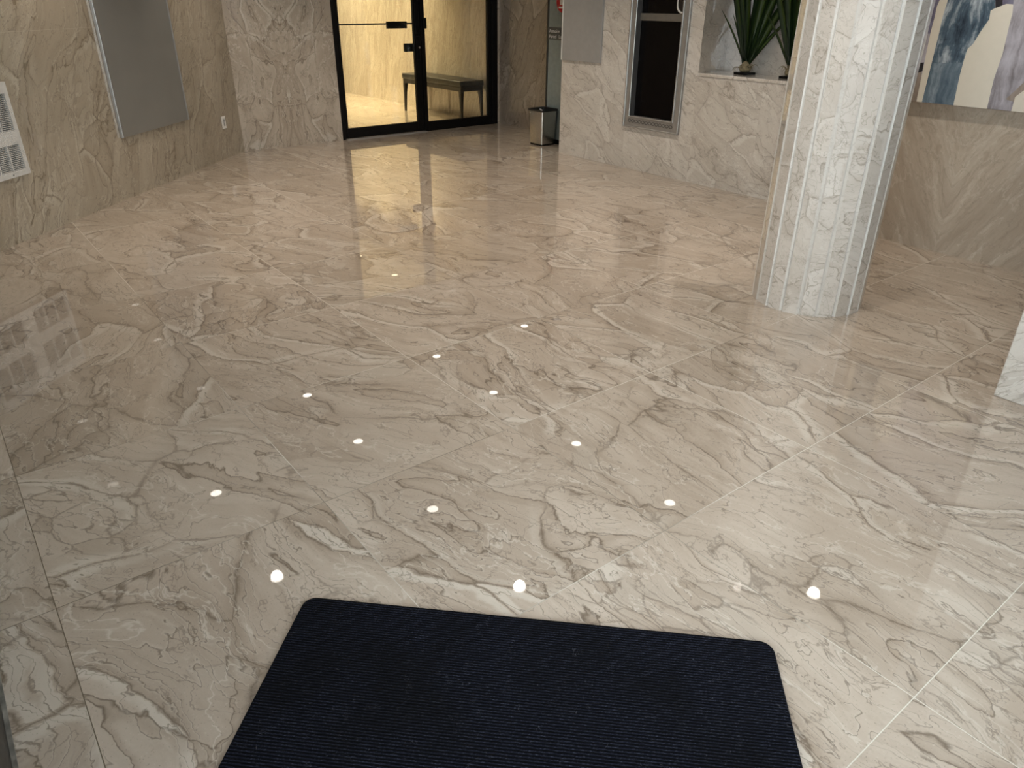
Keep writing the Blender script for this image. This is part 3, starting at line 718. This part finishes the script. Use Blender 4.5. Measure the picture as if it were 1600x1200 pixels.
# ------------------------------------------------------------------ ceiling lamps
M_lens = emit_material('lamp_lens', (1.0, 0.93, 0.82), 6.0)
M_lensw = emit_material('warm_lamp_lens', (1.0, 0.80, 0.50), 5.0)
def downlight(x, y, warm=False, watts=62):
    group = 'warm ceiling downlights beyond the glass door' if warm else 'ceiling downlights in the marble hall'
    lab = 'small round warm downlight in the ceiling beyond the glass door' if warm else 'small round white downlight in the ceiling reflected in the floor'
    t = thing('ceiling_downlight', lab, 'light', (x, y, H_CEIL), 0, group)
    bm = bmesh.new(); loft(bm, [circ(0, 0, 0.052, -0.001), circ(0, 0, 0.075, -0.001), circ(0, 0, 0.072, -0.006), circ(0, 0, 0.054, -0.008)], False, False)
    new_obj('trim_ring', bm, M_white, t)
    bm = bmesh.new(); vs = [bm.verts.new(p) for p in reversed(circ(0, 0, 0.052, -0.004))]; bm.faces.new(vs)
    new_obj('lens', bm, M_lensw if warm else M_lens, t)
    L = bpy.data.lights.new('downlight_lamp', 'SPOT'); L.energy = watts; L.spot_size = math.radians(112 if warm else 105); L.spot_blend = 1.0; L.shadow_soft_size = 0.045
    L.color = (1.0, 0.83, 0.50) if warm else (1.0, 0.90, 0.79)
    lo = bpy.data.objects.new('downlight_lamp', L); COL.objects.link(lo); lo.parent = t; lo.location = (0, 0, -0.03)
for x, y in ((1.32, 4.815), (1.31, 6.30), (2.835, 3.506), (2.835, 4.82), (2.835, 6.315), (2.832, 7.62), (4.67, 2.005), (4.68, 3.53), (4.68, 4.85), (4.66, 6.32), (4.66, 7.60), (2.83, 2.0)):
    downlight(x, y)
downlight(6.24, 7.69, False, 9)
for x, y in ((5.85, 10.79), (5.85, 12.1), (4.6, 10.8), (4.6, 12.1), (4.7, 13.1), (5.85, 13.1)):
    downlight(x, y, True, 300)

# ------------------------------------------------------------------ daylight
Wd = bpy.data.worlds.new('sky'); S.world = Wd; Wd.use_nodes = True
bg = Wd.node_tree.nodes['Background']; bg.inputs[0].default_value = (0.84, 0.905, 1.0, 1); bg.inputs[1].default_value = 8.8
for w_, loc, rot in ((2.8, (1.15, -0.70, 1.35), (PI / 2, 0, 0)), (2.0, (-0.32, 0.32, 1.35), (PI / 2, 0, -PI / 2))):
    pl_ = bpy.data.lights.new('window_portal', 'AREA'); pl_.shape = 'RECTANGLE'; pl_.size = w_; pl_.size_y = 2.7; pl_.cycles.is_portal = True
    po = bpy.data.objects.new('window_portal', pl_); COL.objects.link(po); po.location = loc; po.rotation_euler = rot

# ------------------------------------------------------------------ camera
f_px, pitch, roll = 1145.797, 0.483999, 0.0066994
U = Vector((0.78760663, 0.61617838, 0)); V = Vector((-0.61617838, 0.78760663, 0))
Fw = Vector((0, math.cos(pitch), -math.sin(pitch))); Rw = Vector((1, 0, 0)); Uw = Rw.cross(Fw)
Rr = Rw * math.cos(roll) + Uw * math.sin(roll); Ur = -Rw * math.sin(roll) + Uw * math.cos(roll)
def toR(w): return Vector((w.dot(U), w.dot(V), w.z))
r, u, b = toR(Rr), toR(Ur), -toR(Fw)
cam = bpy.data.cameras.new('camera'); cam.sensor_fit = 'HORIZONTAL'; cam.sensor_width = 36.0; cam.lens = f_px / 1600 * 36.0; cam.clip_start = 0.02
co = bpy.data.objects.new('camera', cam); COL.objects.link(co)
co.matrix_world = Matrix(((r.x, u.x, b.x, 0), (r.y, u.y, b.y, 0), (r.z, u.z, b.z, 1.55), (0, 0, 0, 1)))
S.camera = co

vs_ = S.view_settings
vs_.view_transform = 'Standard'; vs_.look = 'None'; vs_.exposure = 0.34; vs_.gamma = 1.0; vs_.use_curve_mapping = False
S.cycles.denoising_prefilter = 'NONE'; S.cycles.denoising_input_passes = 'RGB_ALBEDO'; S.cycles.use_adaptive_sampling = False
S.cycles.max_bounces = 6; S.cycles.diffuse_bounces = 3; S.cycles.glossy_bounces = 4; S.cycles.transparent_max_bounces = 8; S.cycles.caustics_reflective = False; S.cycles.caustics_refractive = False
S.cycles.sample_clamp_indirect = 3.0
